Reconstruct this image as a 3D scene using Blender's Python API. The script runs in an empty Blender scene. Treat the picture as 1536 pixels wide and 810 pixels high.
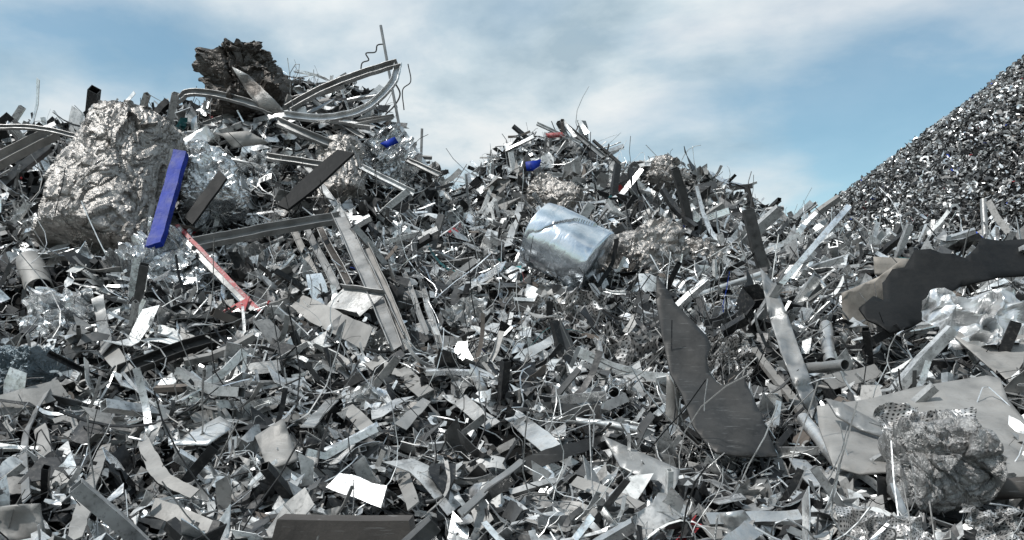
import bpy, bmesh, math, random
import numpy as np
from mathutils import Vector, Matrix, noise as mn
from mathutils.kdtree import KDTree
rng=np.random.default_rng(11); random.seed(11)
F=1200.; HZ=520.; ZC=1.7
scene=bpy.context.scene
def P(px,py,d): return np.array([(px-768)/F*d, d, ZC+(HZ-py)/F*d])

# ------------------------------------------------------------ terrain
cols={
-420:[(810,4),(700,5),(600,6.4),(500,8.2),(400,10),(300,12),(240,14)],
-100:[(810,4),(700,5),(600,6.4),(500,8.2),(400,10),(300,12),(220,14.2)],
30:[(810,4),(700,5),(600,6.4),(500,8.2),(400,10.0),(300,12),(215,14.5)],
150:[(810,4),(700,5),(600,6.4),(500,8.2),(400,10.0),(300,12),(185,14.8)],
260:[(810,4),(700,5),(600,6.5),(500,8.3),(400,10.2),(300,12.2),(178,15)],
340:[(810,4),(700,5),(600,6.5),(500,8.4),(400,10.5),(300,12.5),(160,15)],
430:[(810,4),(700,5),(600,6.5),(500,8.5),(400,10.8),(300,12.8),(150,15)],
540:[(810,4),(700,5),(600,6.5),(500,8.6),(400,11),(300,13),(160,15)],
590:[(810,4),(700,5),(600,6.6),(500,8.8),(400,11.3),(300,13.6),(195,15.2)],
640:[(810,4),(700,5),(600,6.6),(500,8.9),(400,11.8),(310,15),(272,16.5)],
700:[(810,4),(700,5),(600,6.6),(500,9),(400,12.5),(320,18),(300,20)],
745:[(810,4),(700,5),(600,6.6),(500,9),(400,12.5),(310,17),(262,19)],
790:[(810,4),(700,5),(600,6.6),(500,9),(400,12.3),(300,16.5),(204,19)],
860:[(810,4),(700,5),(600,6.6),(500,9),(400,12.2),(300,16.5),(192,19)],
920:[(810,4),(700,5),(600,6.6),(500,9),(400,12.2),(300,16.5),(244,18.5)],
1010:[(810,4),(700,5),(600,6.7),(500,9),(400,12.4),(320,16.5),(268,19)],
1100:[(810,4),(700,5),(600,6.8),(500,9),(400,12.6),(345,16.5),(310,19)],
1200:[(810,4),(700,5),(600,6.8),(500,9),(420,12),(365,17),(344,20)],
1300:[(810,4),(700,5),(600,6.7),(500,8.8),(430,11.5),(390,16)],
1420:[(810,4),(700,5),(600,6.6),(500,8.6),(430,11),(398,15)],
1560:[(810,4),(700,5),(600,6.5),(500,8.4),(420,10.8),(398,15)],
2000:[(810,4),(700,5),(600,6.5),(500,8.4),(420,10.8),(398,15)],
}
Dg=np.arange(1.0,60.01,0.1)
pxs=np.array(sorted(cols)); prof=[]
for px in pxs:
    c=cols[px]
    ds=[1.0,2.0,3.0]+[d for _,d in c]; zs=[-0.3,0.2,0.5]+[ZC+(HZ-py)/F*d for py,d in c]
    dr,zr=ds[-1],zs[-1]
    ds+=[dr+1.2,dr+4,dr+10,70]; zs+=[zr-0.35,zr*0.6,-0.3,-0.3]
    prof.append(np.interp(Dg,ds,zs))
prof=np.array(prof)
Ug=np.arange(-1.0,1.0001,0.01); pu=(pxs-768)/F
Z=np.array([[0.]*len(Dg)]*len(Ug))
for j in range(len(Dg)): Z[:,j]=np.interp(Ug,pu,prof[:,j])
k=np.array([1,2,3,2,1.])/9
Zp=np.pad(Z,((2,2),(0,0)),mode='edge')
Z=sum(k[i]*Zp[i:i+len(Ug)] for i in range(5))
NT=np.random.default_rng(3).random((256,256))*2-1
def vn(x,y,s,off=0):
    x=x/s+off*17.3+500; y=y/s+off*9.1+500
    xi=np.floor(x).astype(int); yi=np.floor(y).astype(int); fx=x-xi; fy=y-yi
    fx=fx*fx*(3-2*fx); fy=fy*fy*(3-2*fy)
    g=lambda a,b:NT[a%256,b%256]
    return (g(xi,yi)*(1-fx)+g(xi+1,yi)*fx)*(1-fy)+(g(xi,yi+1)*(1-fx)+g(xi+1,yi+1)*fx)*fy
def base(x,y):
    x=np.asarray(x,float); y=np.asarray(y,float)
    u=np.clip(x/np.maximum(y,0.5),-0.999,0.999); d=np.clip(y,1.0,59.8)
    a=(u+1.0)/0.01; b=(d-1.0)/0.1
    ai=np.clip(a.astype(int),0,len(Ug)-2); bi=np.clip(b.astype(int),0,len(Dg)-2)
    fa=a-ai; fb=b-bi
    z=(Z[ai,bi]*(1-fa)+Z[ai+1,bi]*fa)*(1-fb)+(Z[ai,bi+1]*(1-fa)+Z[ai+1,bi+1]*fa)*fb
    w=np.clip((d-3)/6,0.35,1.0)
    z=z+w*(0.26*vn(x,y,1.5,1)+0.24*vn(x,y,0.6,2))+0.08*vn(x,y,0.25,3)
    return z
def cone(x,y):
    x=np.asarray(x,float); y=np.asarray(y,float)
    r=np.hypot(x-25.4,y-30); c1=16.8-0.74*r
    c1=np.where(c1<1.0, 1.0-(1.0-c1)*0.6, c1)+0.4*vn(x,y,4,5)
    r2=np.hypot(x+1.6,y-27); c2=6.9-0.5*r2+0.2*vn(x,y,2,6)
    return np.maximum(c1,c2)
def surf(x,y): return np.maximum(base(x,y),cone(x,y))
def normal(x,y,e=0.25):
    zx=(surf(x+e,y)-surf(x-e,y))/(2*e); zy=(surf(x,y+e)-surf(x,y-e))/(2*e)
    n=np.stack([-zx,-zy,np.ones_like(zx)],-1); return n/np.linalg.norm(n,axis=-1,keepdims=True)
_dm=np.arange(2.5,45,0.02)
def hit(px,py,off=0.2):
    u=(px-768)/F; z=ZC+(HZ-py)/F*_dm
    s=surf(u*_dm,_dm)>=z
    i=np.argmax(s) if s.any() else len(_dm)-1
    return float(_dm[i])-off

# ------------------------------------------------------------ materials
def newmat(name):
    m=bpy.data.materials.new(name); m.use_nodes=True
    nt=m.node_tree; return m,nt,nt.nodes,nt.links,nt.nodes['Principled BSDF']
def mathn(n,l,op,a,b,clamp=False):
    q=n.new('ShaderNodeMath'); q.operation=op; q.use_clamp=clamp
    for i,v in enumerate((a,b)):
        if v is None: continue
        if isinstance(v,(int,float)): q.inputs[i].default_value=v
        else: l.new(v,q.inputs[i])
    return q.outputs[0]
def noisen(n,l,scale,detail=4,rough=0.6,vec=None):
    q=n.new('ShaderNodeTexNoise'); q.inputs['Scale'].default_value=scale; q.inputs['Detail'].default_value=detail; q.inputs['Roughness'].default_value=rough
    if vec is not None: l.new(vec,q.inputs['Vector'])
    return q.outputs['Fac']
def rampn(n,l,fac,stops):
    r=n.new('ShaderNodeValToRGB'); e=r.color_ramp.elements
    while len(e)<len(stops): e.new(0.5)
    for i,(p,c) in enumerate(stops):
        e[i].position=p; e[i].color=(c,c,c,1) if isinstance(c,(int,float)) else (*c,1)
    l.new(fac,r.inputs['Fac']); return r.outputs['Color']
def mixn(n,l,mode,fac,a,b):
    q=n.new('ShaderNodeMix'); q.data_type='RGBA'; q.blend_type=mode
    for i,v in ((0,fac),(6,a),(7,b)):
        if isinstance(v,(int,float)): q.inputs[i].default_value=v
        elif isinstance(v,tuple): q.inputs[i].default_value=(*v,1)
        else: l.new(v,q.inputs[i])
    return q.outputs[2]
def scrapmat():
    m,nt,n,l,b=newmat('scrap_metal')
    tc=n.new('ShaderNodeTexCoord').outputs['Object']
    a=n.new('ShaderNodeAttribute'); a.attribute_name='col'
    r=n.new('ShaderNodeAttribute'); r.attribute_name='rm'
    sp=n.new('ShaderNodeSeparateColor'); l.new(r.outputs['Color'],sp.inputs[0])
    n1=noisen(n,l,9,3,0.65,tc)
    shade=rampn(n,l,n1,[(0.28,0.5),(0.5,0.95),(0.75,1.1)])
    c=mixn(n,l,'MULTIPLY',1.0,a.outputs['Color'],shade)
    dirt=rampn(n,l,noisen(n,l,30,3,0.7,tc),[(0.53,0.0),(0.70,0.7)])
    c=mixn(n,l,'MIX',dirt,c,(0.075,0.07,0.064))
    l.new(c,b.inputs['Base Color'])
    l.new(mathn(n,l,'ADD',sp.outputs[0],mathn(n,l,'MULTIPLY',mathn(n,l,'SUBTRACT',n1,0.45),0.6),True),b.inputs['Roughness'])
    l.new(mathn(n,l,'MULTIPLY',sp.outputs[1],mathn(n,l,'SUBTRACT',1.0,mathn(n,l,'MULTIPLY',dirt,0.8)),True),b.inputs['Metallic'])
    bp=n.new('ShaderNodeBump'); bp.inputs['Strength'].default_value=0.4; bp.inputs['Distance'].default_value=0.012
    l.new(noisen(n,l,16,2,0.6,tc),bp.inputs['Height']); l.new(bp.outputs[0],b.inputs['Normal'])
    return m
def metal(name,col,rough=0.4,met=0.9,dirt=(0.12,0.11,0.1),dirtamt=0.7,scale=4,bump=0.3,bd=0.02,spec=0.5,lines=0,cavity=0):
    m,nt,n,l,b=newmat(name)
    tc=n.new('ShaderNodeTexCoord').outputs['Object']
    n1=noisen(n,l,scale,6,0.68,tc); n2=noisen(n,l,scale*4,5,0.7,tc)
    c=mixn(n,l,'MULTIPLY',1.0,col,rampn(n,l,n1,[(0.3,0.5),(0.6,1.0),(0.8,1.2)]))
    d=rampn(n,l,n2,[(0.47,0.0),(0.7,dirtamt)])
    c=mixn(n,l,'MIX',d,c,dirt)
    if lines:
        mp=n.new('ShaderNodeMapping'); mp.inputs['Scale'].default_value=(3,3,60); mp.inputs['Rotation'].default_value=(0.4,0.7,0.2); l.new(tc,mp.inputs[0])
        s=noisen(n,l,2.0,3,0.7,mp.outputs[0]); c=mixn(n,l,'MIX',rampn(n,l,s,[(0.62,0.0),(0.66,lines)]),c,(0.4,0.4,0.4))
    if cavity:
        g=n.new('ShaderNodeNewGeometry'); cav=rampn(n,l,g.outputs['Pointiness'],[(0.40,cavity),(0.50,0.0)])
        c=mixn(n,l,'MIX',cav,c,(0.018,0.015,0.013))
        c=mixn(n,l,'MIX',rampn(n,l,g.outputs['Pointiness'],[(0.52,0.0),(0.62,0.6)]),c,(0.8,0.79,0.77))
    b.inputs['Specular IOR Level'].default_value=spec
    l.new(mathn(n,l,'ADD',mathn(n,l,'MULTIPLY',n1,0.35),rough-0.17,True),b.inputs['Roughness'])
    l.new(mathn(n,l,'MULTIPLY',mathn(n,l,'SUBTRACT',1.0,d),met,True),b.inputs['Metallic'])
    h=noisen(n,l,scale*3,5,0.65,tc); l.new(c,b.inputs['Base Color'])
    bp=n.new('ShaderNodeBump'); bp.inputs['Strength'].default_value=bump; bp.inputs['Distance'].default_value=bd
    l.new(h,bp.inputs['Height']); l.new(bp.outputs[0],b.inputs['Normal'])
    return m
def perf(name,col,scale=42):
    m,nt,n,l,b=newmat(name)
    uv=n.new('ShaderNodeTexCoord').outputs['UV']
    v=n.new('ShaderNodeTexVoronoi'); v.inputs['Scale'].default_value=scale; v.inputs['Randomness'].default_value=0.0; l.new(uv,v.inputs['Vector'])
    hole=rampn(n,l,v.outputs['Distance'],[(0.24,1.0),(0.30,0.0)])
    c=mixn(n,l,'MIX',hole,col,(0.012,0.012,0.012)); l.new(c,b.inputs['Base Color'])
    l.new(mathn(n,l,'MULTIPLY',mathn(n,l,'SUBTRACT',1.0,hole,True),0.6),b.inputs['Metallic']); b.inputs['Roughness'].default_value=0.42
    return m
M_scrap=scrapmat()
M_alu=metal('weathered_aluminium',(0.70,0.705,0.70),0.36,0.8)
M_grey=metal('dull_grey_steel',(0.34,0.34,0.335),0.46,0.6)
M_dull=metal('dusty_sheet_metal',(0.31,0.30,0.285),0.58,0.3,dirt=(0.16,0.15,0.14),lines=0.2)
M_dark=metal('dark_steel_sheet',(0.055,0.053,0.051),0.5,0.5,dirt=(0.03,0.029,0.028),spec=0.3,lines=0.15,bump=0.15)
M_black=metal('black_painted_steel',(0.010,0.0105,0.011),0.6,0.0,dirt=(0.014,0.0135,0.013),dirtamt=0.5,spec=0.18)
M_blue=metal('blue_paint',(0.003,0.026,0.30),0.5,0.0,dirt=(0.015,0.03,0.14),dirtamt=0.6,spec=0.2,scale=6)
M_red=metal('red_paint',(0.30,0.02,0.025),0.5,0.0,dirt=(0.3,0.28,0.27),dirtamt=1.0,scale=8)
M_rust=metal('brown_rusty_steel',(0.085,0.075,0.068),0.7,0.3,dirt=(0.04,0.034,0.03),lines=0.2)
M_beige=metal('beige_panel',(0.33,0.30,0.265),0.65,0.2,dirt=(0.14,0.12,0.10),lines=0.2)
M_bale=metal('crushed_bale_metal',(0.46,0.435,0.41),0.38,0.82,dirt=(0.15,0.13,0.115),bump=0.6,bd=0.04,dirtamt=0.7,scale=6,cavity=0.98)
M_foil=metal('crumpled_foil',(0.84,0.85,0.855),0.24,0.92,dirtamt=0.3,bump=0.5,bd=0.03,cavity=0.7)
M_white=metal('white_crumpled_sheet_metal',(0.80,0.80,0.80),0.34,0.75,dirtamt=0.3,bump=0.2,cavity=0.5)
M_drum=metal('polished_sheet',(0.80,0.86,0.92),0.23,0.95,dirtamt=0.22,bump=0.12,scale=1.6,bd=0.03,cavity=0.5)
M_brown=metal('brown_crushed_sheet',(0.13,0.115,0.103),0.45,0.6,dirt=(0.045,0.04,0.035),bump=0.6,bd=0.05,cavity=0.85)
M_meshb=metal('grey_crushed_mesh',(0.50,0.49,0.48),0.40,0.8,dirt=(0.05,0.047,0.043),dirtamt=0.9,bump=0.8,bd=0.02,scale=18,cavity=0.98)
M_perf=perf('perforated_sheet',(0.5,0.49,0.48))
M_under=metal('dark_gap_shade',(0.010,0.010,0.010),0.8,0.0,dirt=(0.005,0.005,0.005),bump=0.8,scale=8,bd=0.05,spec=0.1)  # near-black colour stands in for deep shadow in the gaps between pieces
M_ground=metal('yard_dirt',(0.10,0.095,0.088),0.9,0.0,dirt=(0.06,0.056,0.05),scale=0.8)

# ------------------------------------------------------------ mesh helpers
KEEP=[]
def keep(V,step=0.10):
    V=np.asarray(V,float); k=np.round(V/step).astype(int); _,i=np.unique(k,axis=0,return_index=True); KEEP.append(V[i])
def mkmesh(name,V,Q,mat,angle=None,col=None,rm=None,uv=None,hero=False):
    V=np.asarray(V,dtype=np.float32); Q=np.asarray(Q,dtype=np.int32)
    if hero: keep(V)
    me=bpy.data.meshes.new(name); me.vertices.add(len(V)); me.vertices.foreach_set('co',V.ravel())
    me.loops.add(Q.size); me.loops.foreach_set('vertex_index',Q.ravel())
    me.polygons.add(len(Q)); me.polygons.foreach_set('loop_start',np.arange(0,Q.size,4,dtype=np.int32))
    me.update(calc_edges=True)
    if col is not None:
        for nm,arr in (('col',col),('rm',rm)):
            a=me.attributes.new(nm,'FLOAT_COLOR','POINT')
            f=np.ones((len(V),4),dtype=np.float32); f[:,:3]=arr; a.data.foreach_set('color',f.ravel())
    if uv is not None:
        u=me.uv_layers.new(name='UVMap'); u.data.foreach_set('uv',np.asarray(uv,dtype=np.float32)[Q.ravel()].ravel())
    me.validate()
    if angle is None: me.shade_flat()
    else: me.shade_smooth(); me.set_sharp_from_angle(angle=angle)
    me.materials.append(mat)
    ob=bpy.data.objects.new(name,me); scene.collection.objects.link(ob); return ob
def prof_rect(w,t): return np.array([(-w/2,-t/2),(w/2,-t/2),(w/2,t/2),(-w/2,t/2)]),[(0,1,2,3)],None
def prof_L(w,h,t):
    p=np.array([(0,0),(w,0),(w,t),(t,t),(t,h),(0,h)],float)-[w/2,h/3]; return p,[(0,1,2,3),(0,3,4,5)],None
def prof_U(w,h,t):
    p=np.array([(0,0),(w,0),(w,h),(w-t,h),(w-t,t),(t,t),(t,h),(0,h)],float)-[w/2,h/2]; return p,[(0,1,4,5),(1,2,3,4),(0,5,6,7)],None
def prof_box(w,h,t):
    o=np.array([(-w/2,-h/2),(w/2,-h/2),(w/2,h/2),(-w/2,h/2)]); return o,None,o*[(w-2*t)/w,(h-2*t)/h]
def prof_tube(r,t,k=10):
    a=np.arange(k)/k*2*math.pi; o=np.stack([np.cos(a),np.sin(a)],1)*r; return o,None,o*(r-t)/r
def prof_round(r,k=5):
    a=np.arange(k)/k*2*math.pi; return np.stack([np.cos(a),np.sin(a)],1)*r,[],None
def sweep(path,pr,up=(0,0,1),twist=None,ws=None,skew=(0,0)):
    path=np.asarray(path,float); N=len(path); o,caps,inn=pr; K=len(o)
    T=np.gradient(path,axis=0); T/=np.linalg.norm(T,axis=1,keepdims=True)+1e-9
    n=np.array(up,float); fr=[]
    for i in range(N):
        n=n-T[i]*n.dot(T[i])
        if np.linalg.norm(n)<1e-4: n=np.array([0.3,0.5,0.8]); n=n-T[i]*n.dot(T[i])
        n=n/np.linalg.norm(n); fr.append((n.copy(),np.cross(n,T[i])))
    V=[];loops=[o] if inn is None else [o,inn]
    for i in range(N):
        nn,bb=fr[i]
        if twist is not None:
            c,s=math.cos(twist[i]),math.sin(twist[i]); nn,bb=nn*c+bb*s,bb*c-nn*s
        w=1 if ws is None else ws[i]
        for lp in loops:
            for (a,b) in lp:
                sk=(skew[0] if i==0 else skew[1] if i==N-1 else 0)*a
                V.append(path[i]+bb*a*w+nn*b+T[i]*sk)
    S=K*len(loops); Q=[]
    for i in range(N-1):
        for j in range(K):
            a,b=i*S+j,i*S+(j+1)%K; Q.append((a,b,b+S,a+S))
            if inn is not None:
                a+=K;b+=K; Q.append((b,a,a+S,b+S))
    if inn is not None:
        for j in range(K):
            a,b=j,(j+1)%K; Q.append((b,a,a+K,b+K)); e=(N-1)*S; Q.append((e+a,e+b,e+b+K,e+a+K))
    else:
        for c in caps: Q.append(tuple(reversed(c))); Q.append(tuple((N-1)*S+v for v in c))
    return np.array(V),np.array(Q)
U=lambda a,b: random.uniform(a,b)
def rpath(L,n,bend=0.3,kink=0.0):
    x=np.linspace(-L/2,L/2,n); t=np.linspace(-1,1,n)
    z=U(-bend,bend)*L*t*t+U(-bend,bend)*L*0.4*t**3; y=U(-bend,bend)*L*0.35*t*t
    if random.random()<kink:
        k=U(-0.5,0.5); z=z+np.maximum(t-k,0)*L*U(-0.7,0.7)
    return np.stack([x,y,z],1)
def T_plate(L=(0.10,0.36),w=(0.04,0.17),bend=0.15,n=5):
    l=U(*L); ww=U(*w); ws=np.array([U(0.75,1.1) for _ in range(n)])
    if random.random()<0.4: ws*=np.linspace(1,U(0.2,0.8),n)
    return sweep(rpath(l,n,bend,0.35),prof_rect(ww,U(0.002,0.006)),twist=np.linspace(0,U(-0.6,0.6),n),ws=ws,skew=(U(-0.8,0.8),U(-0.8,0.8)))
def T_strip(n=9,L=(0.2,0.75),w=(0.008,0.045),bend=0.4):
    return sweep(rpath(U(*L),n,bend,0.4),prof_rect(U(*w),U(0.002,0.005)),twist=np.linspace(0,U(-1.8,1.8),n))
def T_prof(kind):
    l=U(0.15,0.6);w=U(0.018,0.06);n=4;p=rpath(l,n,0.1,0.35)
    if kind=='L': pr=prof_L(w,w*U(0.6,1.2),0.004)
    elif kind=='U': pr=prof_U(w,w*U(0.5,1),0.004)
    elif kind=='B': pr=prof_box(w,w*U(0.5,1.1),0.003)
    else: pr=prof_tube(w*0.42,0.004,9)
    return sweep(p,pr,twist=np.linspace(0,U(-0.4,0.4),n),ws=[U(0.8,1.1) for _ in range(n)])
def T_long():
    l=U(0.9,2.2);w=U(0.05,0.12);n=8;p=rpath(l,n,0.08,0.3)
    pr=random.choice([prof_L(w,w*0.8,0.006),prof_U(w,w*0.6,0.006),prof_box(w,w*0.6,0.005),prof_rect(w,0.006)])
    return sweep(p,pr,twist=np.linspace(0,U(-0.8,0.8),n),ws=[U(0.85,1.1) for _ in range(n)])
def T_wire(r=(0.002,0.005)):
    n=14; l=U(0.3,0.9); p=rpath(l,n,0.5); s=Vector((U(0,99),U(0,99),U(0,99)))
    for i in range(n): p[i]+=np.array(mn.noise_vector(s+Vector((i*0.22,0,0))))*l*0.28
    return sweep(p,prof_round(U(*r),4))
def crum(nx,ny,w,h,amp,sd,fs=1.0):
    s=Vector((sd*3.1,sd*7.7,sd*1.3)); V=[];UV=[]
    for i in range(nx):
        for j in range(ny):
            x=(i/(nx-1)-.5)*w; y=(j/(ny-1)-.5)*h
            q=Vector((x/w*2.2*fs,y/w*2.2*fs,0))+s
            v=np.array(mn.noise_vector(q))*0.9+np.array(mn.noise_vector(q*2.3))*0.5+np.array(mn.noise_vector(q*5))*0.2
            rd=abs(mn.noise(q*1.7+Vector((9,2,4))))
            V.append(np.array([x,y,0])*(0.8)+v*amp*np.array([0.8,0.8,1])+np.array([0,0,-rd*amp*2.2])); UV.append((x/w+.5,(y/w)+.5))
    Q=[(i*ny+j,(i+1)*ny+j,(i+1)*ny+j+1,i*ny+j+1) for i in range(nx-1) for j in range(ny-1)]
    return np.array(V),np.array(Q),np.array(UV)
def T_crum(sd):
    w=U(0.14,0.40); v,q,_=crum(10,9,w,w*U(0.5,1),w*0.36,sd); return v,q
def T_chip():
    l=U(0.03,0.09); return sweep(rpath(l,3,0.4),prof_rect(U(0.012,0.04),0.002),twist=[0,U(-.6,.6),U(-1,1)],ws=[U(.4,1),1,U(.3,1)])
def T_curl():
    n=6; a=np.linspace(0,U(1.5,4.5),n); r=U(0.02,0.05)
    p=np.stack([np.cos(a)*r,np.sin(a)*r,np.linspace(0,U(0,0.06),n)],1); return sweep(p,prof_rect(U(0.01,0.035),0.002))
def T_ring():
    r=U(0.03,0.06); return sweep(np.array([[0,0,0],[U(0.006,0.05),0,0]]),prof_tube(r,r*U(0.15,0.5),12))
def T_sheet():
    l=U(0.28,0.5); n=9; ws=np.array([U(0.8,1.1) for _ in range(n)])*np.linspace(1,U(0.35,1.1),n)
    return sweep(rpath(l,n,0.12,0.5),prof_rect(U(0.15,0.3),0.004),twist=np.linspace(0,U(-0.4,0.4),n),ws=ws,skew=(U(-0.7,0.7),U(-0.7,0.7)))
lib_plate=[T_plate() for _ in range(36)]
lib_strip=[T_strip() for _ in range(26)]
lib_prof=[T_prof(k) for k in 'LLLLLUUUUUUBBBBTTL']
lib_wire=[T_wire() for _ in range(18)]
lib_crum=[T_crum(i) for i in range(18)]
lib_chip=[T_chip() for _ in range(20)]+[T_curl() for _ in range(8)]
lib_ring=[T_ring() for _ in range(6)]
lib_sheet=[T_sheet() for _ in range(16)]
lib_long=[T_long() for _ in range(18)]
PAL=[((0.90,0.91,0.91),0.27,0.86),((0.70,0.705,0.70),0.35,0.7),((0.46,0.46,0.455),0.42,0.55),((0.30,0.293,0.282),0.56,0.3),((0.10,0.10,0.10),0.44,0.5),
((0.014,0.015,0.0165),0.5,0.1),((0.14,0.117,0.10),0.65,0.2),((0.84,0.84,0.82),0.5,0.0),((0.006,0.05,0.40),0.45,0.0),((0.35,0.025,0.03),0.5,0.0),((0.02,0.14,0.15),0.5,0.0)]
def palette(N,w):
    w=np.array(w,float); w/=w.sum(); i=rng.choice(len(PAL),N,p=w)
    C=np.array([p[0] for p in PAL])[i]*rng.uniform(0.7,1.10,(N,1)); R=np.array([p[1] for p in PAL])[i]+rng.uniform(-.08,.12,N); Mt=np.array([p[2] for p in PAL])[i]
    return np.clip(C,0,0.92),np.stack([R,Mt,rng.random(N)],1)
KD=None
class Batch:
    def __init__(s): s.V=[];s.Q=[];s.C=[];s.R=[];s.n=0
    def scatter(s,lib,x,y,lift,tilt,scl,w,clear=0.0):
        lay=(lib is lib_strip) or (lib is lib_prof) or (lib is lib_long)
        N0=len(x); pos=np.stack([x,y,surf(x,y)],1)+normal(x,y)*lift[:,None]
        if clear>0 and KD is not None:
            m=np.ones(N0,bool)
            for i in range(N0):
                r=KD.find(pos[i])[2]
                if r<clear*scl[i]: m[i]=False
            x,y,lift,scl,pos=x[m],y[m],lift[m],scl[m],pos[m]
        N=len(x); ti=rng.integers(0,len(lib),N)
        n=normal(x,y,0.5 if lay else 0.25)+rng.normal(0,1,(N,3))*tilt; n/=np.linalg.norm(n,axis=1,keepdims=True)
        t=np.cross(n,rng.normal(0,1,(N,3)))
        if lay:
            t2=np.stack([np.ones(N),rng.normal(0,0.4,N),rng.normal(0,0.5,N)],1); t2-=n*(t2*n).sum(1,keepdims=True)
            k=rng.random(N)<0.6; t[k]=t2[k]
        t/=np.linalg.norm(t,axis=1,keepdims=True); b=np.cross(n,t)
        R=np.stack([t,b,n],2)
        C,Rm=palette(N,w)
        for k,(v,q) in enumerate(lib):
            ix=np.nonzero(ti==k)[0]
            if not len(ix): continue
            W=np.einsum('nij,vj->nvi',R[ix],v)*scl[ix][:,None,None]+pos[ix][:,None,:]
            nv=len(v); s.V.append(W.reshape(-1,3)); s.Q.append((q[None]+(np.arange(len(ix))*nv)[:,None,None]+s.n).reshape(-1,4))
            s.C.append(np.repeat(C[ix],nv,0)); s.R.append(np.repeat(Rm[ix],nv,0)); s.n+=nv*len(ix)
    def build(s,name,angle=0.7):
        print(name,s.n); return mkmesh(name,np.concatenate(s.V),np.concatenate(s.Q),M_scrap,angle,np.concatenate(s.C),np.concatenate(s.R))

# ------------------------------------------------------------ hero pieces
def catmull(p,n):
    p=np.asarray(p,float)
    if len(p)==2: return p[0]+(p[1]-p[0])*np.linspace(0,1,n)[:,None]
    q=np.vstack([2*p[0]-p[1],p,2*p[-1]-p[-2]]); out=[]; m=len(p)-1
    for t in np.linspace(0,m,n):
        i=min(int(t),m-1); f=t-i; a,b,c,d=q[i:i+4]
        out.append(0.5*((2*b)+(c-a)*f+(2*a-5*b+4*c-d)*f*f+(3*b-a-3*c+d)*f**3))
    return np.array(out)
def bar(name,pts,kind,w,mat,h=None,up=(0,-0.85,0.5),tw=0.0,off=0.22,n=None,tap=None):
    q=[P(p[0],p[1],p[2] if len(p)>2 else hit(p[0],p[1],off)) for p in pts]
    n=n or (8 if len(q)==2 else 7*len(q)); path=catmull(q,n)
    h=h or w*0.6
    pr={'flat':lambda:prof_rect(w,0.008),'L':lambda:prof_L(w,h,0.008),'U':lambda:prof_U(w,h,0.008),'box':lambda:prof_box(w,h,0.006),'tube':lambda:prof_tube(w/2,0.006,20),'wire':lambda:prof_round(w/2,6),'solid':lambda:prof_rect(w,h)}[kind]()
    path=path+np.array([mn.noise_vector(Vector((i*0.5,w*50,q[0][0]))) for i in range(n)])*0.010*(0 if kind in('wire',) else 1)
    if tap is None and kind=='flat': tap=[U(.8,1.1) for _ in range(4)]
    ws=None if tap is None else np.interp(np.linspace(0,1,n),np.linspace(0,1,len(tap)),tap)
    v,f=sweep(path,pr,up=up,twist=np.linspace(0,tw,n),ws=ws,skew=(U(-.5,.5),U(-.5,.5)) if kind not in('wire','tube') else (0,0))
    seg=np.linspace(0,1,int(np.linalg.norm(path[-1]-path[0])/0.1)+2)
    keep(np.stack([np.interp(seg,np.linspace(0,1,n),path[:,k]) for k in range(3)],1))
    return mkmesh(name,v,f,mat,0.6,hero=True)
def plate(name,outl,dfun,mat,th=0.012,step=12,warp=0.03,ws=0.02):
    bm=bmesh.new(); bm.faces.new([bm.verts.new((x,y,0)) for x,y in outl])
    xs=[o[0] for o in outl]; yy=[o[1] for o in outl]
    for ax,lo,hi in ((0,min(xs),max(xs)),(1,min(yy),max(yy))):
        c=lo+step
        while c<hi-1:
            co=[0,0,0];no=[0,0,0];co[ax]=c;no[ax]=1
            bmesh.ops.bisect_plane(bm,geom=bm.verts[:]+bm.edges[:]+bm.faces[:],plane_co=co,plane_no=no); c+=step
    for v in bm.verts:
        x,y=v.co.x,v.co.y; d=dfun(x,y)+warp*mn.fractal(Vector((x*ws,y*ws,len(outl)*1.7)),1.0,2.0,3)
        v.co=P(x,y,d)
    keep([v.co[:] for v in bm.verts])
    me=bpy.data.meshes.new(name); bm.to_mesh(me); bm.free(); me.shade_smooth(); me.materials.append(mat)
    ob=bpy.data.objects.new(name,me); scene.collection.objects.link(ob)
    s=ob.modifiers.new('thick','SOLIDIFY'); s.thickness=th; s.offset=0
    return ob
def facet(p,sc):
    d,pt=mn.voronoi(p*sc); c=pt[0]; h=mn.cell_vector(c*7.31+Vector((.5,.5,.5))); h2=mn.cell_vector(c*3.77+Vector((3.5,1.5,8.5)))
    return (h[0]-0.5)+((h2-Vector((.5,.5,.5)))*2.2).dot(p*sc-c)-0.45*math.exp(-(d[1]-d[0])*12)
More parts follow.
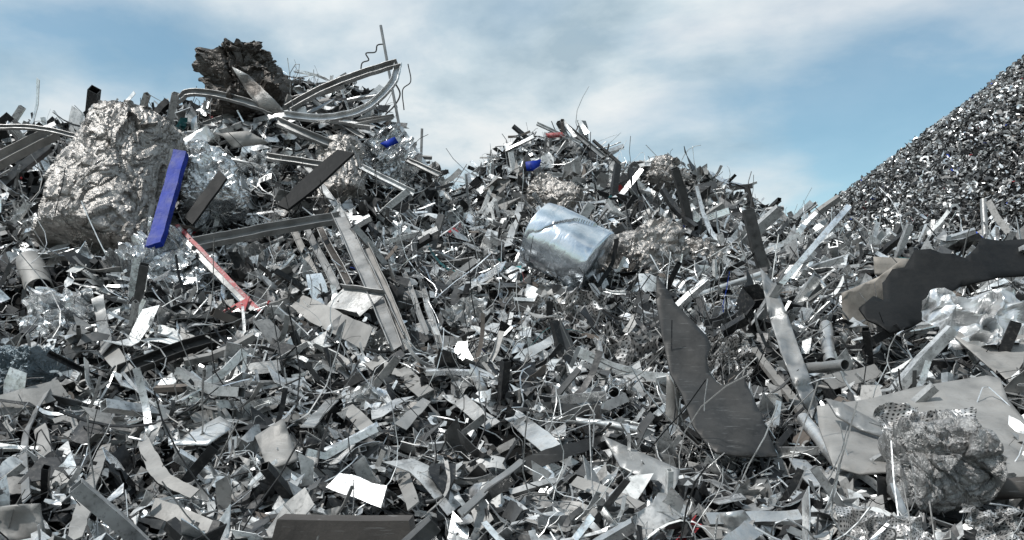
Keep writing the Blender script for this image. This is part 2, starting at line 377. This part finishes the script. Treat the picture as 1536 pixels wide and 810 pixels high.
def bale(name,A,B,rx,ry,mat,amp=0.08,sd=0,sq=2.0,na=120,nl=110,cs=3.0,up=(0,-1,0.2),taper=1.0,fine=1.0,stretch=1.0,lump=1.0,angle=0.35):
    A=np.array(A);B=np.array(B); L=np.linalg.norm(B-A); t=(B-A)/L
    n=np.array(up,float); n-=t*n.dot(t); n/=np.linalg.norm(n); b=np.cross(t,n); V=[]
    for i in range(nl):
        v=i/(nl-1)
        if v<0.12: s=v/0.12; rr=math.sin(s*math.pi/2)**0.6; ax=(1-math.cos(s*math.pi/2))*0.06-0.0
        elif v>0.88: s=(1-v)/0.12; rr=math.sin(s*math.pi/2)**0.6; ax=1-(1-math.cos(s*math.pi/2))*0.06
        else: rr=1; ax=0.06+(v-0.12)/0.76*0.88
        tp=1+(taper-1)*ax
        for j in range(na):
            a=j/na*2*math.pi; c,s_=math.cos(a),math.sin(a)
            sr=(abs(c)**sq+abs(s_)**sq)**(-1/sq)
            p=A+t*ax*L+(b*c*rx+n*s_*ry)*sr*rr*tp
            pp=p-t*(p-A).dot(t)*(1-stretch)
            q=Vector(pp)+Vector((sd*5.3,sd*2.1,sd))
            wv=np.array(mn.noise_vector(q*1.3))*amp*1.5*lump+np.array(mn.noise_vector(q*4))*amp*0.4*fine+np.array(mn.noise_vector(q*11))*amp*0.2*fine
            q2=q+Vector(mn.noise_vector(q*2.5))*0.16+Vector(mn.noise_vector(q*7))*0.05
            rad=(b*c+n*s_)*rr+t*(ax-0.5)*(1-rr)
            cr=(facet(q2,cs)*0.9+facet(q2+Vector((4,4,4)),cs*2.3)*0.5*fine+facet(q2+Vector((8,4,4)),cs*5)*0.22*fine)*amp
            V.append(p+wv+rad*cr)
    Q=[(i*na+j,i*na+(j+1)%na,(i+1)*na+(j+1)%na,(i+1)*na+j) for i in range(nl-1) for j in range(na)]
    return mkmesh(name,V,Q,mat,angle,hero=True)
def sheet(name,px,py,wpx,hpx,mat,sd,amp=0.3,off=0.25,tilt=-0.5,yaw=0.0,roll=0.0,n=48,d=None,fs=1.6):
    d=d or hit(px,py,off); w=wpx/F*d; h=hpx/F*d
    v,q,uv=crum(n,n,w,h,min(w,h)*amp,sd,fs)
    M=np.array((Matrix.Rotation(yaw,3,'Z')@Matrix.Rotation(math.pi/2+tilt,3,'X')@Matrix.Rotation(roll,3,'Z')))
    return mkmesh(name,v@M.T+P(px,py,d),q,mat,None,uv=uv,hero=True)

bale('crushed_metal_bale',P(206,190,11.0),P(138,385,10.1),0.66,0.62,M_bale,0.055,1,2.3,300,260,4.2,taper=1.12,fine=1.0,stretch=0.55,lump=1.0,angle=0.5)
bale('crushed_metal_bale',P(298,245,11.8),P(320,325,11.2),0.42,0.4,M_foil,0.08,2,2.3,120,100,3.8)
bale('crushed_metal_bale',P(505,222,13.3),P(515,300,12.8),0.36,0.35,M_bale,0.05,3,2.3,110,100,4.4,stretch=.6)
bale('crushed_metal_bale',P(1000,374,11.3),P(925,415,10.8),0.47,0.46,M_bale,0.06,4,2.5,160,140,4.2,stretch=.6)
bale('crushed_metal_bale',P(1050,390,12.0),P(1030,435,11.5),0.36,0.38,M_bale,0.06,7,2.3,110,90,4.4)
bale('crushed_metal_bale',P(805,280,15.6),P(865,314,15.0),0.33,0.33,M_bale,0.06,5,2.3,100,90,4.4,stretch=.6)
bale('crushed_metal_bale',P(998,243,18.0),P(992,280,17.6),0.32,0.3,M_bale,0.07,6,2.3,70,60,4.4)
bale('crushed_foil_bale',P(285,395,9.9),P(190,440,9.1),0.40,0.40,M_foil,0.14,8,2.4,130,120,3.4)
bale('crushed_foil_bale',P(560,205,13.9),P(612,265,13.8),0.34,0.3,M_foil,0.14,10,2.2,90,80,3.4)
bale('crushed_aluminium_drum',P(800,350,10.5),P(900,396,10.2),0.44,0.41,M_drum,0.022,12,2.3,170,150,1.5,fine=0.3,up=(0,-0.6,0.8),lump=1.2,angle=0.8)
bar('drum_dark_side',[(925,358,10.05),(918,395,10.0),(892,436,9.9)],'flat',0.06,M_black)  # black strip along the right end, added as the drum's dark side
bale('crushed_sheet_bundle',P(350,80,14.4),P(374,168,14.2),0.54,0.5,M_brown,0.17,14,2.1,180,160,2.2,taper=1.3,stretch=0.7,lump=1.3)
plate('folded_brown_sheet',[(348,100),(372,112),(412,150),(428,168),(398,172),(372,140)],lambda x,y:13.5,M_brown,warp=0.25)
bale('metal_turnings_bundle',P(5,555,6.8),P(75,555,6.7),0.22,0.25,metal('turnings',(0.25,0.3,0.33),0.4,0.9,scale=14,bump=1.0,bd=0.04),0.06,15,2,90,70,9)
bar('blue_plastic_beam',[(272,228,9.9),(252,300,9.6),(232,370,9.3)],'solid',0.16,M_blue,0.1)
bar('black_steel_beam',[(424,312,11.5),(519,228,12.1)],'solid',0.27,M_black,0.05,tap=[0.7,1,1,.9])
bar('black_steel_beam',[(283,332,10.4),(335,262,10.8)],'solid',0.17,M_black,0.04)
bar('steel_pole',[(571,38,14.4),(584,110,14.4),(602,205,14.4)],'wire',0.05,M_grey)
bar('steel_pole',[(633,193,15.5),(631,260,15.5)],'wire',0.05,M_grey)
bar('steel_pole',[(202,138,14.5),(178,165,14.5)],'flat',0.07,M_alu)
bar('steel_pole',[(252,152,13.5),(232,175,13.5)],'solid',0.14,M_black)
bar('twisted_wire',[(541,112,14.4),(543,95,14.4),(553,90,14.4),(549,80,14.4),(563,78,14.4),(566,68,14.4),(576,66,14.4)],'wire',0.025,M_dark)
bar('twisted_wire',[(596,100,14.4),(590,118,14.4),(600,140,14.4),(592,158,14.4),(578,172,14.4)],'wire',0.03,M_dark)
bar('twisted_wire',[(612,96,14.4),(616,122,14.4),(604,135,14.4),(606,165,14.4)],'wire',0.02,M_dark)
bar('bent_gutter_channel',[(268,150,13.5),(284,139,13.5),(325,142,13.5),(375,155,13.5),(412,168,13.5)],'U',0.12,M_grey)
bar('bent_gutter_channel',[(432,162,13.7),(480,136,13.7),(540,112,13.7),(598,94,13.7)],'U',0.14,M_grey)
bar('bent_gutter_channel',[(597,95,13.7),(588,125,13.6),(548,162,13.5),(490,177,13.4),(425,172,13.3)],'U',0.12,M_alu)
bar('bent_gutter_channel',[(415,182,13.0),(455,200,12.9),(510,222,12.9)],'U',0.14,M_grey)
bar('bent_gutter_channel',[(-10,190,10.8),(60,193,10.8),(128,208,10.8)],'U',0.07,M_grey)
bar('steel_channel',[(-10,245,10.4),(78,200,11.0)],'U',0.2,M_dull)
for a in [(440,150,520,128),(455,172,560,190),(430,185,500,150),(500,190,590,175),(380,180,460,165),(350,172,300,190),(520,150,575,140),(470,160,545,205),(600,190,640,250),(610,240,660,262),(400,235,500,250),(540,250,620,290),(330,235,400,250)]:
    bar('steel_channel',[(a[0],a[1],13.9 if a[1]<200 else 12.9),(a[2],a[3],13.7 if a[1]<200 else 12.7)],random.choice(['U','L','flat']),U(.07,.14),random.choice([M_alu,M_grey,M_alu,M_dark]),tw=U(-.5,.5))
for a in [(805,185,870,215),(845,182,862,205),(868,180,880,200),(850,190,905,235),(760,225,800,205),(890,210,930,245),(1120,280,1130,320),(1190,330,1225,305)]:
    bar('steel_channel',[(a[0],a[1],18.4),(a[2],a[3],18.2)],random.choice(['U','L']),U(.06,.12),random.choice([M_alu,M_grey,M_dark]),tw=U(-.5,.5))
bar('steel_channel',[(285,368,9.5),(400,345,10.1),(512,326,10.8)],'U',0.15,M_grey,0.09)
bar('steel_channel',[(508,322,10.3),(545,400,9.2),(597,515,7.7)],'U',0.17,M_grey,0.1)
bar('steel_channel',[(548,370,9.8),(575,430,8.8),(610,518,7.6)],'U',0.10,M_dull,0.08)
for i,(x0,y0,x1,y1) in enumerate([(440,345,480,430),(458,340,505,432),(478,338,525,430),(452,240,520,330)]):
    bar('steel_channel',[(x0,y0),(x1,y1)],'U',0.09,[M_dull,M_grey,M_brown,M_alu][i],off=0.4)
bar('red_striped_strip',[(266,338,9.7),(325,400,9.2),(390,467,8.5)],'solid',0.045,M_red,0.03)
bar('white_steel_strip',[(264,345,9.7),(320,405,9.2),(382,467,8.5)],'flat',0.06,M_grey)
for pts,k,w,m in [([(628,405),(640,455),(661,522)],'U',0.07,M_alu),([(606,408),(640,500)],'U',0.06,M_grey),([(782,306),(762,372)],'box',0.12,M_alu),
    ([(445,452),(500,482),(552,508)],'flat',0.24,M_dull),([(146,445),(153,480),(160,525)],'flat',0.14,M_grey),
    ([(765,622),(828,672)],'flat',0.13,M_alu),([(785,697),(850,676),(915,660)],'flat',0.09,M_dark),([(112,812),(130,745),(158,668)],'flat',0.085,M_dull),
    ([(216,662),(240,712),(292,742)],'flat',0.085,M_dull),([(38,750),(40,650),(82,568)],'flat',0.05,M_grey),([(-10,612),(95,582)],'flat',0.2,M_dull),
    ([(690,770),(785,690)],'L',0.05,M_grey),([(500,720),(575,745)],'flat',0.12,M_alu),([(560,540),(600,575)],'flat',0.17,M_dull),([(600,555),(640,590)],'flat',0.14,M_dull),
    ([(700,345),(716,400),(735,455)],'wire',0.03,M_alu),([(100,655),(160,620),(230,598)],'flat',0.08,M_dull),([(180,560),(280,520),(345,505)],'U',0.12,M_dark),
    ([(655,510),(700,515),(740,560)],'flat',0.14,M_dull),([(770,540),(810,520),(845,500)],'flat',0.12,M_alu),([(400,505),(470,520),(520,545)],'flat',0.1,M_dull),
    ([(1070,480),(1110,440)],'U',0.1,M_alu),([(955,470),(975,400)],'flat',0.12,M_dark),([(765,462),(810,462),(845,478)],'flat',0.13,M_black),
    ([(300,300),(345,262)],'flat',0.12,M_alu),([(820,262),(880,268)],'U',0.12,M_alu),
    ([(925,270),(1020,305)],'U',0.1,M_grey),([(1020,300),(1110,355)],'U',0.1,M_alu),([(1125,335),(1165,355)],'flat',0.12,M_alu),
    ([(1180,470),(1250,440),(1320,425)],'U',0.1,M_dull),([(1380,530),(1460,570)],'U',0.1,M_grey),([(1240,575),(1320,555)],'flat',0.16,M_dull),
    ([(600,640),(640,600)],'flat',0.1,M_grey),([(520,610),(560,650)],'flat',0.1,M_dull),([(1060,780),(1200,775)],'box',0.06,M_alu),([(1130,790),(1085,830)],'flat',0.1,M_alu),
    ([(160,520),(190,560)],'flat',0.14,M_dull),([(420,575),(460,575)],'flat',0.11,M_alu),([(1195,690),(1230,730)],'flat',0.12,M_alu),
    ([(230,760),(330,800)],'flat',0.1,M_dull),([(600,700),(620,760)],'flat',0.09,M_dull),([(690,600),(740,640)],'flat',0.1,M_grey),([(330,560),(420,548)],'flat',0.1,M_grey),
    ([(860,720),(960,760)],'flat',0.08,M_dull),([(60,640),(70,700)],'flat',0.1,M_dull),([(460,640),(500,600)],'flat',0.1,M_alu)]:
    bar({'flat':'sheet_metal_strip','U':'aluminium_channel','L':'steel_angle','box':'square_tube','wire':'bent_wire'}[k],pts,k,w,m,tw=U(-.4,.4),off=0.4 if pts[0][1]<500 else 0.3)
bar('steel_tube',[(1020,452,9.6),(1142,411,10.0)],'tube',0.075,M_alu)
bar('steel_tube',[(1208,553,6.7),(1268,547,6.2)],'tube',0.09,M_grey)
bar('steel_tube',[(832,630,5.6),(905,636,5.5),(982,650,5.4)],'tube',0.055,M_alu)
bar('steel_tube',[(1238,488,8.1),(1246,545,7.2)],'tube',0.12,M_alu)
bar('steel_tube',[(920,588,6.0),(935,600,6.5)],'tube',0.09,M_alu)
bar('steel_tube',[(45,392,9.0),(60,435,8.6)],'tube',0.28,M_dull)
bar('steel_tube',[(1475,300,16),(1478,368,15.5)],'tube',0.12,M_grey)
bar('square_tube',[(1130,525,7.3),(1190,602,6.3),(1232,665,5.4)],'box',0.07,M_dull)
bar('steel_tube',[(1205,628,5.6),(1256,692,4.9)],'tube',0.085,M_alu)
bar('rusty_steel_block',[(416,799,3.6),(622,799,3.6)],'solid',0.14,M_rust,0.12,up=(0,-1,0))
plate('dark_fin_shaped_plate',[(985,414),(1003,438),(1012,455),(1035,478),(1060,505),(1066,520),(1060,538),(1064,560),(1080,580),(1100,572),(1112,562),(1124,585),(1140,620),(1152,650),(1166,685),(1140,686),(1105,684),(1075,680),(1058,665),(1040,640),(1022,590),(1005,560),(992,500),(984,450)],lambda x,y:6.3-(y-414)*0.0063+(x-985)*0.0008,M_dark,warp=0.10,ws=0.012)
plate('dusty_steel_plate',[(1000,560),(1020,590),(1022,640),(998,630)],lambda x,y:5.5,M_dull)
plate('twisted_steel_plate',[(1140,402),(1163,428),(1180,470),(1196,515),(1212,560),(1226,605),(1218,626),(1196,590),(1172,530),(1152,470)],lambda x,y:7.9-(y-402)*0.0108,M_grey,warp=0.35,ws=0.02,step=8)
plate('black_scalloped_plate',[(1288,463),(1310,445),(1326,452),(1324,425),(1338,405),(1356,402),(1372,376),(1395,374),(1412,381),(1430,382),(1447,388),(1462,374),(1472,358),(1500,362),(1560,358),(1580,380),(1570,412),(1500,416),(1440,430),(1405,452),(1390,478),(1365,492),(1335,500),(1318,488),(1300,480)],lambda x,y:7.9-(y-358)*0.006+(x-1290)*0.0005,M_black,warp=0.08,ws=0.01,th=0.02)
plate('beige_panel',[(1262,440),(1318,415),(1352,390),(1362,392),(1345,440),(1320,500),(1265,498)],lambda x,y:8.5,M_beige,warp=0.08)
plate('beige_panel',[(1310,385),(1365,388),(1365,415),(1312,412)],lambda x,y:9.4,M_beige,warp=0.05)
plate('large_dusty_sheet',[(1228,640),(1225,610),(1300,600),(1380,580),(1480,564),(1500,568),(1512,600),(1560,660),(1580,725),(1500,712),(1400,705),(1290,712),(1250,700)],lambda x,y:5.85-(y-564)*0.0090,M_dull,warp=0.10,ws=0.01)
plate('curved_steel_strip',[(1238,598),(1262,604),(1300,625),(1345,650),(1335,660),(1290,645),(1255,625)],lambda x,y:5.2-(y-598)*.004,M_grey,warp=0.05)
plate('dusty_steel_plate',[(1425,500),(1536,480),(1570,520),(1560,600),(1500,565)],lambda x,y:6.9-(y-480)*.008,M_dull,warp=0.1)
plate('dusty_steel_plate',[(383,655),(425,628),(448,690),(402,705)],lambda x,y:5.0-(y-628)*.005,M_dull,warp=0.1)
plate('dusty_steel_plate',[(252,668),(330,625),(352,640),(310,668)],lambda x,y:5.3-(y-625)*.006,M_alu,warp=0.1)
plate('dusty_steel_plate',[(905,655),(1020,705),(1012,745),(930,700)],lambda x,y:4.75-(y-655)*.004,M_grey,warp=0.1)
plate('dusty_steel_plate',[(0,760),(60,755),(70,812),(0,815)],lambda x,y:4.0,M_dull,warp=0.1)
plate('dusty_steel_plate',[(1450,725),(1540,715),(1560,745),(1470,750)],lambda x,y:4.2,M_rust,warp=0.1)
plate('dusty_steel_plate',[(1080,770),(1115,765),(1150,812),(1085,815)],lambda x,y:3.9,M_alu,warp=0.1)
plate('light_steel_plate',[(330,200),(372,196),(405,215),(350,222)],lambda x,y:12.6,M_dull,warp=0.1)
plate('light_steel_plate',[(262,215),(310,188),(322,205),(285,235)],lambda x,y:12.2,M_alu,warp=0.2)
plate('blue_sheet_scrap',[(788,243),(812,239),(808,256),(790,256)],lambda x,y:17.0,M_blue,warp=0.1)
plate('blue_sheet_scrap',[(570,215),(592,205),(598,214),(580,222)],lambda x,y:13.3,M_blue,warp=0.1)
plate('red_sheet_scrap',[(818,200),(843,198),(848,206),(822,207)],lambda x,y:18.3,M_red,warp=0.1)
sheet('crumpled_white_sheet',1480,472,185,140,M_white,21,0.17,d=6.7,fs=1.2)
sheet('crumpled_perforated_sheet',858,465,120,90,M_perf,22,0.3,off=0.6)
sheet('crumpled_perforated_sheet',945,540,120,130,M_perf,23,0.3,off=0.6)
sheet('crumpled_perforated_sheet',1095,535,80,110,M_perf,24,0.3,off=0.4)
bale('crumpled_mesh_bundle',P(1335,692,4.3),P(1460,680,4.25),0.22,0.22,M_meshb,0.06,25,2.2,180,150,5,lump=1.4,stretch=.7)
sheet('crumpled_perforated_sheet',1400,640,170,90,M_perf,26,0.22,d=4.45)
sheet('crumpled_perforated_sheet',1330,790,170,70,M_perf,27,0.25,d=3.8)
sheet('crumpled_perforated_sheet',1500,790,110,80,M_perf,28,0.25,d=3.7)
for i,(x,y,w,h) in enumerate([(75,460,130,90),(240,420,130,110),(40,330,80,70),(385,255,90,80),(660,350,80,60),(580,235,110,60),(740,300,60,50),(930,600,90,80),(700,465,100,60),(300,250,90,90),(870,255,70,60),(1270,385,60,40),(440,400,70,60),(60,490,90,60),(360,380,70,60),(840,430,70,50),(1120,440,60,50),(640,270,60,50)]):
    sheet('crumpled_sheet_metal',x,y,w,h,[M_foil,M_foil,M_alu][i%3],40+i,0.3,off=0.4,n=30)
bar('aluminium_tray',[(497,445),(556,455)],'U',0.34,M_grey,0.08,off=0.5)
KA=np.concatenate(KEEP); KD=KDTree(len(KA))
for i,p in enumerate(KA): KD.insert(p,i)
KD.balance(); print('keep pts',len(KA))

# ------------------------------------------------------------ scatter
def sample(dens,d0,d1,um=0.76):
    A=um*(d1*d1-d0*d0); N=int(dens*A)
    d=np.sqrt(rng.uniform(d0*d0,d1*d1,N)); u=rng.uniform(-um,um,N); x=u*d;y=d
    k=base(x,y)>cone(x,y)-0.1
    return x[k],y[k]
W_near=[13,22,19,17,13,25,1.2,3,0.02,0.05,0.03]
W_mid=[20,22,14,9,12,30,2.0,4,0.12,0.2,0.25]
zones=[(2.6,5.2,0.92,W_near,1.0),(5.2,8.0,1.1,W_near,0.75),(8.0,11.5,1.2,W_mid,0.62),(11.5,16.5,1.35,W_mid,0.5),(16.5,22.5,1.6,W_mid,0.32)]
for zi,(d0,d1,s0,w,dm) in enumerate(zones):
    B=Batch()
    for lib,dens,lift,tilt,sc,cl in ((lib_plate,110,(-0.08,0.13),0.5,(0.5,1.4),.10),(lib_strip,70,(-0.04,0.14),0.28,(0.6,1.3),.18),(lib_prof,54,(-0.06,0.13),0.28,(0.5,1.4),.18),
        (lib_crum,34,(-0.06,0.12),0.6,(0.5,1.3),.15),(lib_wire,34,(0.0,0.14),0.3,(0.6,1.3),.06),(lib_chip,85,(-0.04,0.09),0.9,(0.6,1.6),.03),(lib_ring,2,(0,0.1),1.2,(0.7,1.3),.1)):
        x,y=sample(dens*dm,d0,d1); N=len(x)
        B.scatter(lib,x,y,rng.uniform(*lift,N)*s0,tilt,rng.uniform(*sc,N)*s0,w,cl)
    B.build('scrap_metal_pile')
B=Batch()
for lib,dens,sc,ti,cl in ((lib_prof,3.6,(1.6,3.2),.3,.25),(lib_strip,3.4,(1.6,3.2),.3,.25),(lib_plate,1.8,(1.8,3.0),.5,.2),(lib_crum,3.4,(1.8,3.2),.6,.2)):
    x,y=sample(dens,8,19); N=len(x); B.scatter(lib,x,y,rng.uniform(0.05,0.25,N),ti,rng.uniform(*sc,N),W_mid,cl)
x,y=sample(0.75,8,19); N=len(x); B.scatter(lib_long,x,y,rng.uniform(0.12,0.3,N),.22,rng.uniform(.7,1.1,N),[18,26,20,10,10,12,2,2,0,0,0],.5)
x,y=sample(0.9,5.2,8); N=len(x); B.scatter(lib_long,x,y,rng.uniform(0.08,0.16,N),.2,rng.uniform(.4,.65,N),[18,26,20,14,10,10,2,1,0,0,0],.5)
for lib,dens,sc in ((lib_plate,13,(1.0,1.7)),(lib_prof,5,(1.0,1.6)),(lib_strip,6,(1.0,1.6)),(lib_crum,5,(0.9,1.5))):
    x,y=sample(dens,3.6,8); N=len(x); B.scatter(lib,x,y,rng.uniform(0.02,0.12,N),0.3,rng.uniform(*sc,N),W_near,.2)
x,y=sample(2.2,3.8,8); N=len(x); B.scatter(lib_sheet,x,y,rng.uniform(0.0,0.08,N),0.3,rng.uniform(.6,1.0,N),[5,20,26,34,12,6,1,0,0,0,0],.4)
x,y=sample(1.0,8,18); N=len(x); B.scatter(lib_sheet,x,y,rng.uniform(0.05,0.2,N),0.45,rng.uniform(1,2,N),[14,25,20,14,12,10,1,3,0,0,0],.4)
B.build('scrap_metal_offcuts')
B=Batch()
def csamp(N,x0,x1,y0,y1):
    x=rng.uniform(x0,x1,N);y=rng.uniform(y0,y1,N)
    k=(cone(x,y)>base(x,y)-0.2)&(cone(x,y)>0)&(np.abs(x/y)<0.82)&(((x-25.4)*25.4+(y-30)*30)<60); return x[k],y[k]
W_sh=[16,18,16,10,14,34,1.5,2.5,0.3,0.12,0.1]
for lib,N,sc in ((lib_chip,120000,(1.2,2.9)),(lib_plate,16000,(0.4,1.0)),(lib_crum,9000,(0.3,0.8))):
    x,y=csamp(N,-8,26,12,36); n=len(x)
    B.scatter(lib,x,y,rng.uniform(-0.05,0.12,n),0.9,rng.uniform(*sc,n),W_sh)
B.build('shredded_metal_heap')
ny=260;nx=280
ys=np.linspace(1.0,42,ny); us=np.linspace(-0.98,0.98,nx)
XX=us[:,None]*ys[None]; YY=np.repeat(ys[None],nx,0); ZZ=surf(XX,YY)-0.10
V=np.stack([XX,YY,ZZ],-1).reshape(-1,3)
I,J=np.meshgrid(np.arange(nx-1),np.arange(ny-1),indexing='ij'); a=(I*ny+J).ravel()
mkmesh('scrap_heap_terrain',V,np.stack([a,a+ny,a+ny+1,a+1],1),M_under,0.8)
g=600.; mkmesh('ground',[(-g,-g,-0.01),(g,-g,-0.01),(g,g,-0.01),(-g,g,-0.01)],[(0,1,2,3)],M_ground)

# ------------------------------------------------------------ world, sun, camera
w=bpy.data.worlds.new('World'); scene.world=w; w.use_nodes=True; nt=w.node_tree; n=nt.nodes; l=nt.links; n.clear()
out=n.new('ShaderNodeOutputWorld')
SE,SR=math.radians(56),math.radians(-120)
sky=n.new('ShaderNodeTexSky'); sky.sky_type='NISHITA'; sky.sun_disc=False; sky.sun_elevation=SE; sky.sun_rotation=SR; sky.dust_density=0.6; sky.ozone_density=1.0
bg=n.new('ShaderNodeBackground'); bg.inputs['Strength'].default_value=0.14; l.new(mixn(n,l,'MULTIPLY',1.0,sky.outputs[0],(0.95,1.12,1.0)),bg.inputs[0])
tc=n.new('ShaderNodeTexCoord'); sx=n.new('ShaderNodeSeparateXYZ'); l.new(tc.outputs['Generated'],sx.inputs[0])
up=mathn(n,l,'MAXIMUM',sx.outputs[2],0.0)
zz=mathn(n,l,'ADD',up,0.18)
cx=n.new('ShaderNodeCombineXYZ'); l.new(mathn(n,l,'DIVIDE',sx.outputs[0],zz),cx.inputs[0]); l.new(mathn(n,l,'DIVIDE',sx.outputs[1],zz),cx.inputs[1])
mp=n.new('ShaderNodeMapping'); mp.inputs['Location'].default_value=(2.3,1.5,0); mp.inputs['Rotation'].default_value=(0,0,0.35); l.new(cx.outputs[0],mp.inputs[0])
wn=n.new('ShaderNodeTexNoise'); wn.inputs['Scale'].default_value=0.7; wn.inputs['Detail'].default_value=3; l.new(mp.outputs[0],wn.inputs['Vector'])
vv=mixn(n,l,'LINEAR_LIGHT',0.25,mp.outputs[0],wn.outputs['Color'])
c1=noisen(n,l,0.9,8,0.52,vv); c2=noisen(n,l,1.7,8,0.55,vv)
mask=rampn(n,l,c1,[(0.40,0.12),(0.49,0.55),(0.58,0.95)])
ccol=rampn(n,l,c2,[(0.36,(0.42,0.54,0.62)),(0.46,(0.62,0.73,0.79)),(0.54,(0.82,0.88,0.90)),(0.64,(0.97,0.98,0.97))])
bg2=n.new('ShaderNodeBackground'); l.new(mathn(n,l,'ADD',mathn(n,l,'MULTIPLY',up,0.45),0.84),bg2.inputs['Strength']); l.new(ccol,bg2.inputs[0])
mx=n.new('ShaderNodeMixShader'); l.new(mask,mx.inputs[0]); l.new(bg.outputs[0],mx.inputs[1]); l.new(bg2.outputs[0],mx.inputs[2]); l.new(mx.outputs[0],out.inputs[0])
sd=bpy.data.lights.new('sun','SUN'); sd.energy=4.2; sd.angle=math.radians(3); sd.color=(1,0.98,0.95)
so=bpy.data.objects.new('sun',sd); scene.collection.objects.link(so)
dirv=Vector((math.sin(SR)*math.cos(SE),math.cos(SR)*math.cos(SE),math.sin(SE)))
so.rotation_euler=dirv.to_track_quat('Z','Y').to_euler()
cam=bpy.data.cameras.new('camera'); co=bpy.data.objects.new('camera',cam); scene.collection.objects.link(co)
co.location=(0,0,ZC); co.rotation_euler=(math.pi/2,0,0); cam.lens=36*F/1536; cam.shift_y=(HZ-405)/1536; cam.clip_end=2000; scene.camera=co
scene.view_settings.view_transform='Standard'; scene.view_settings.look='None'; scene.view_settings.exposure=0
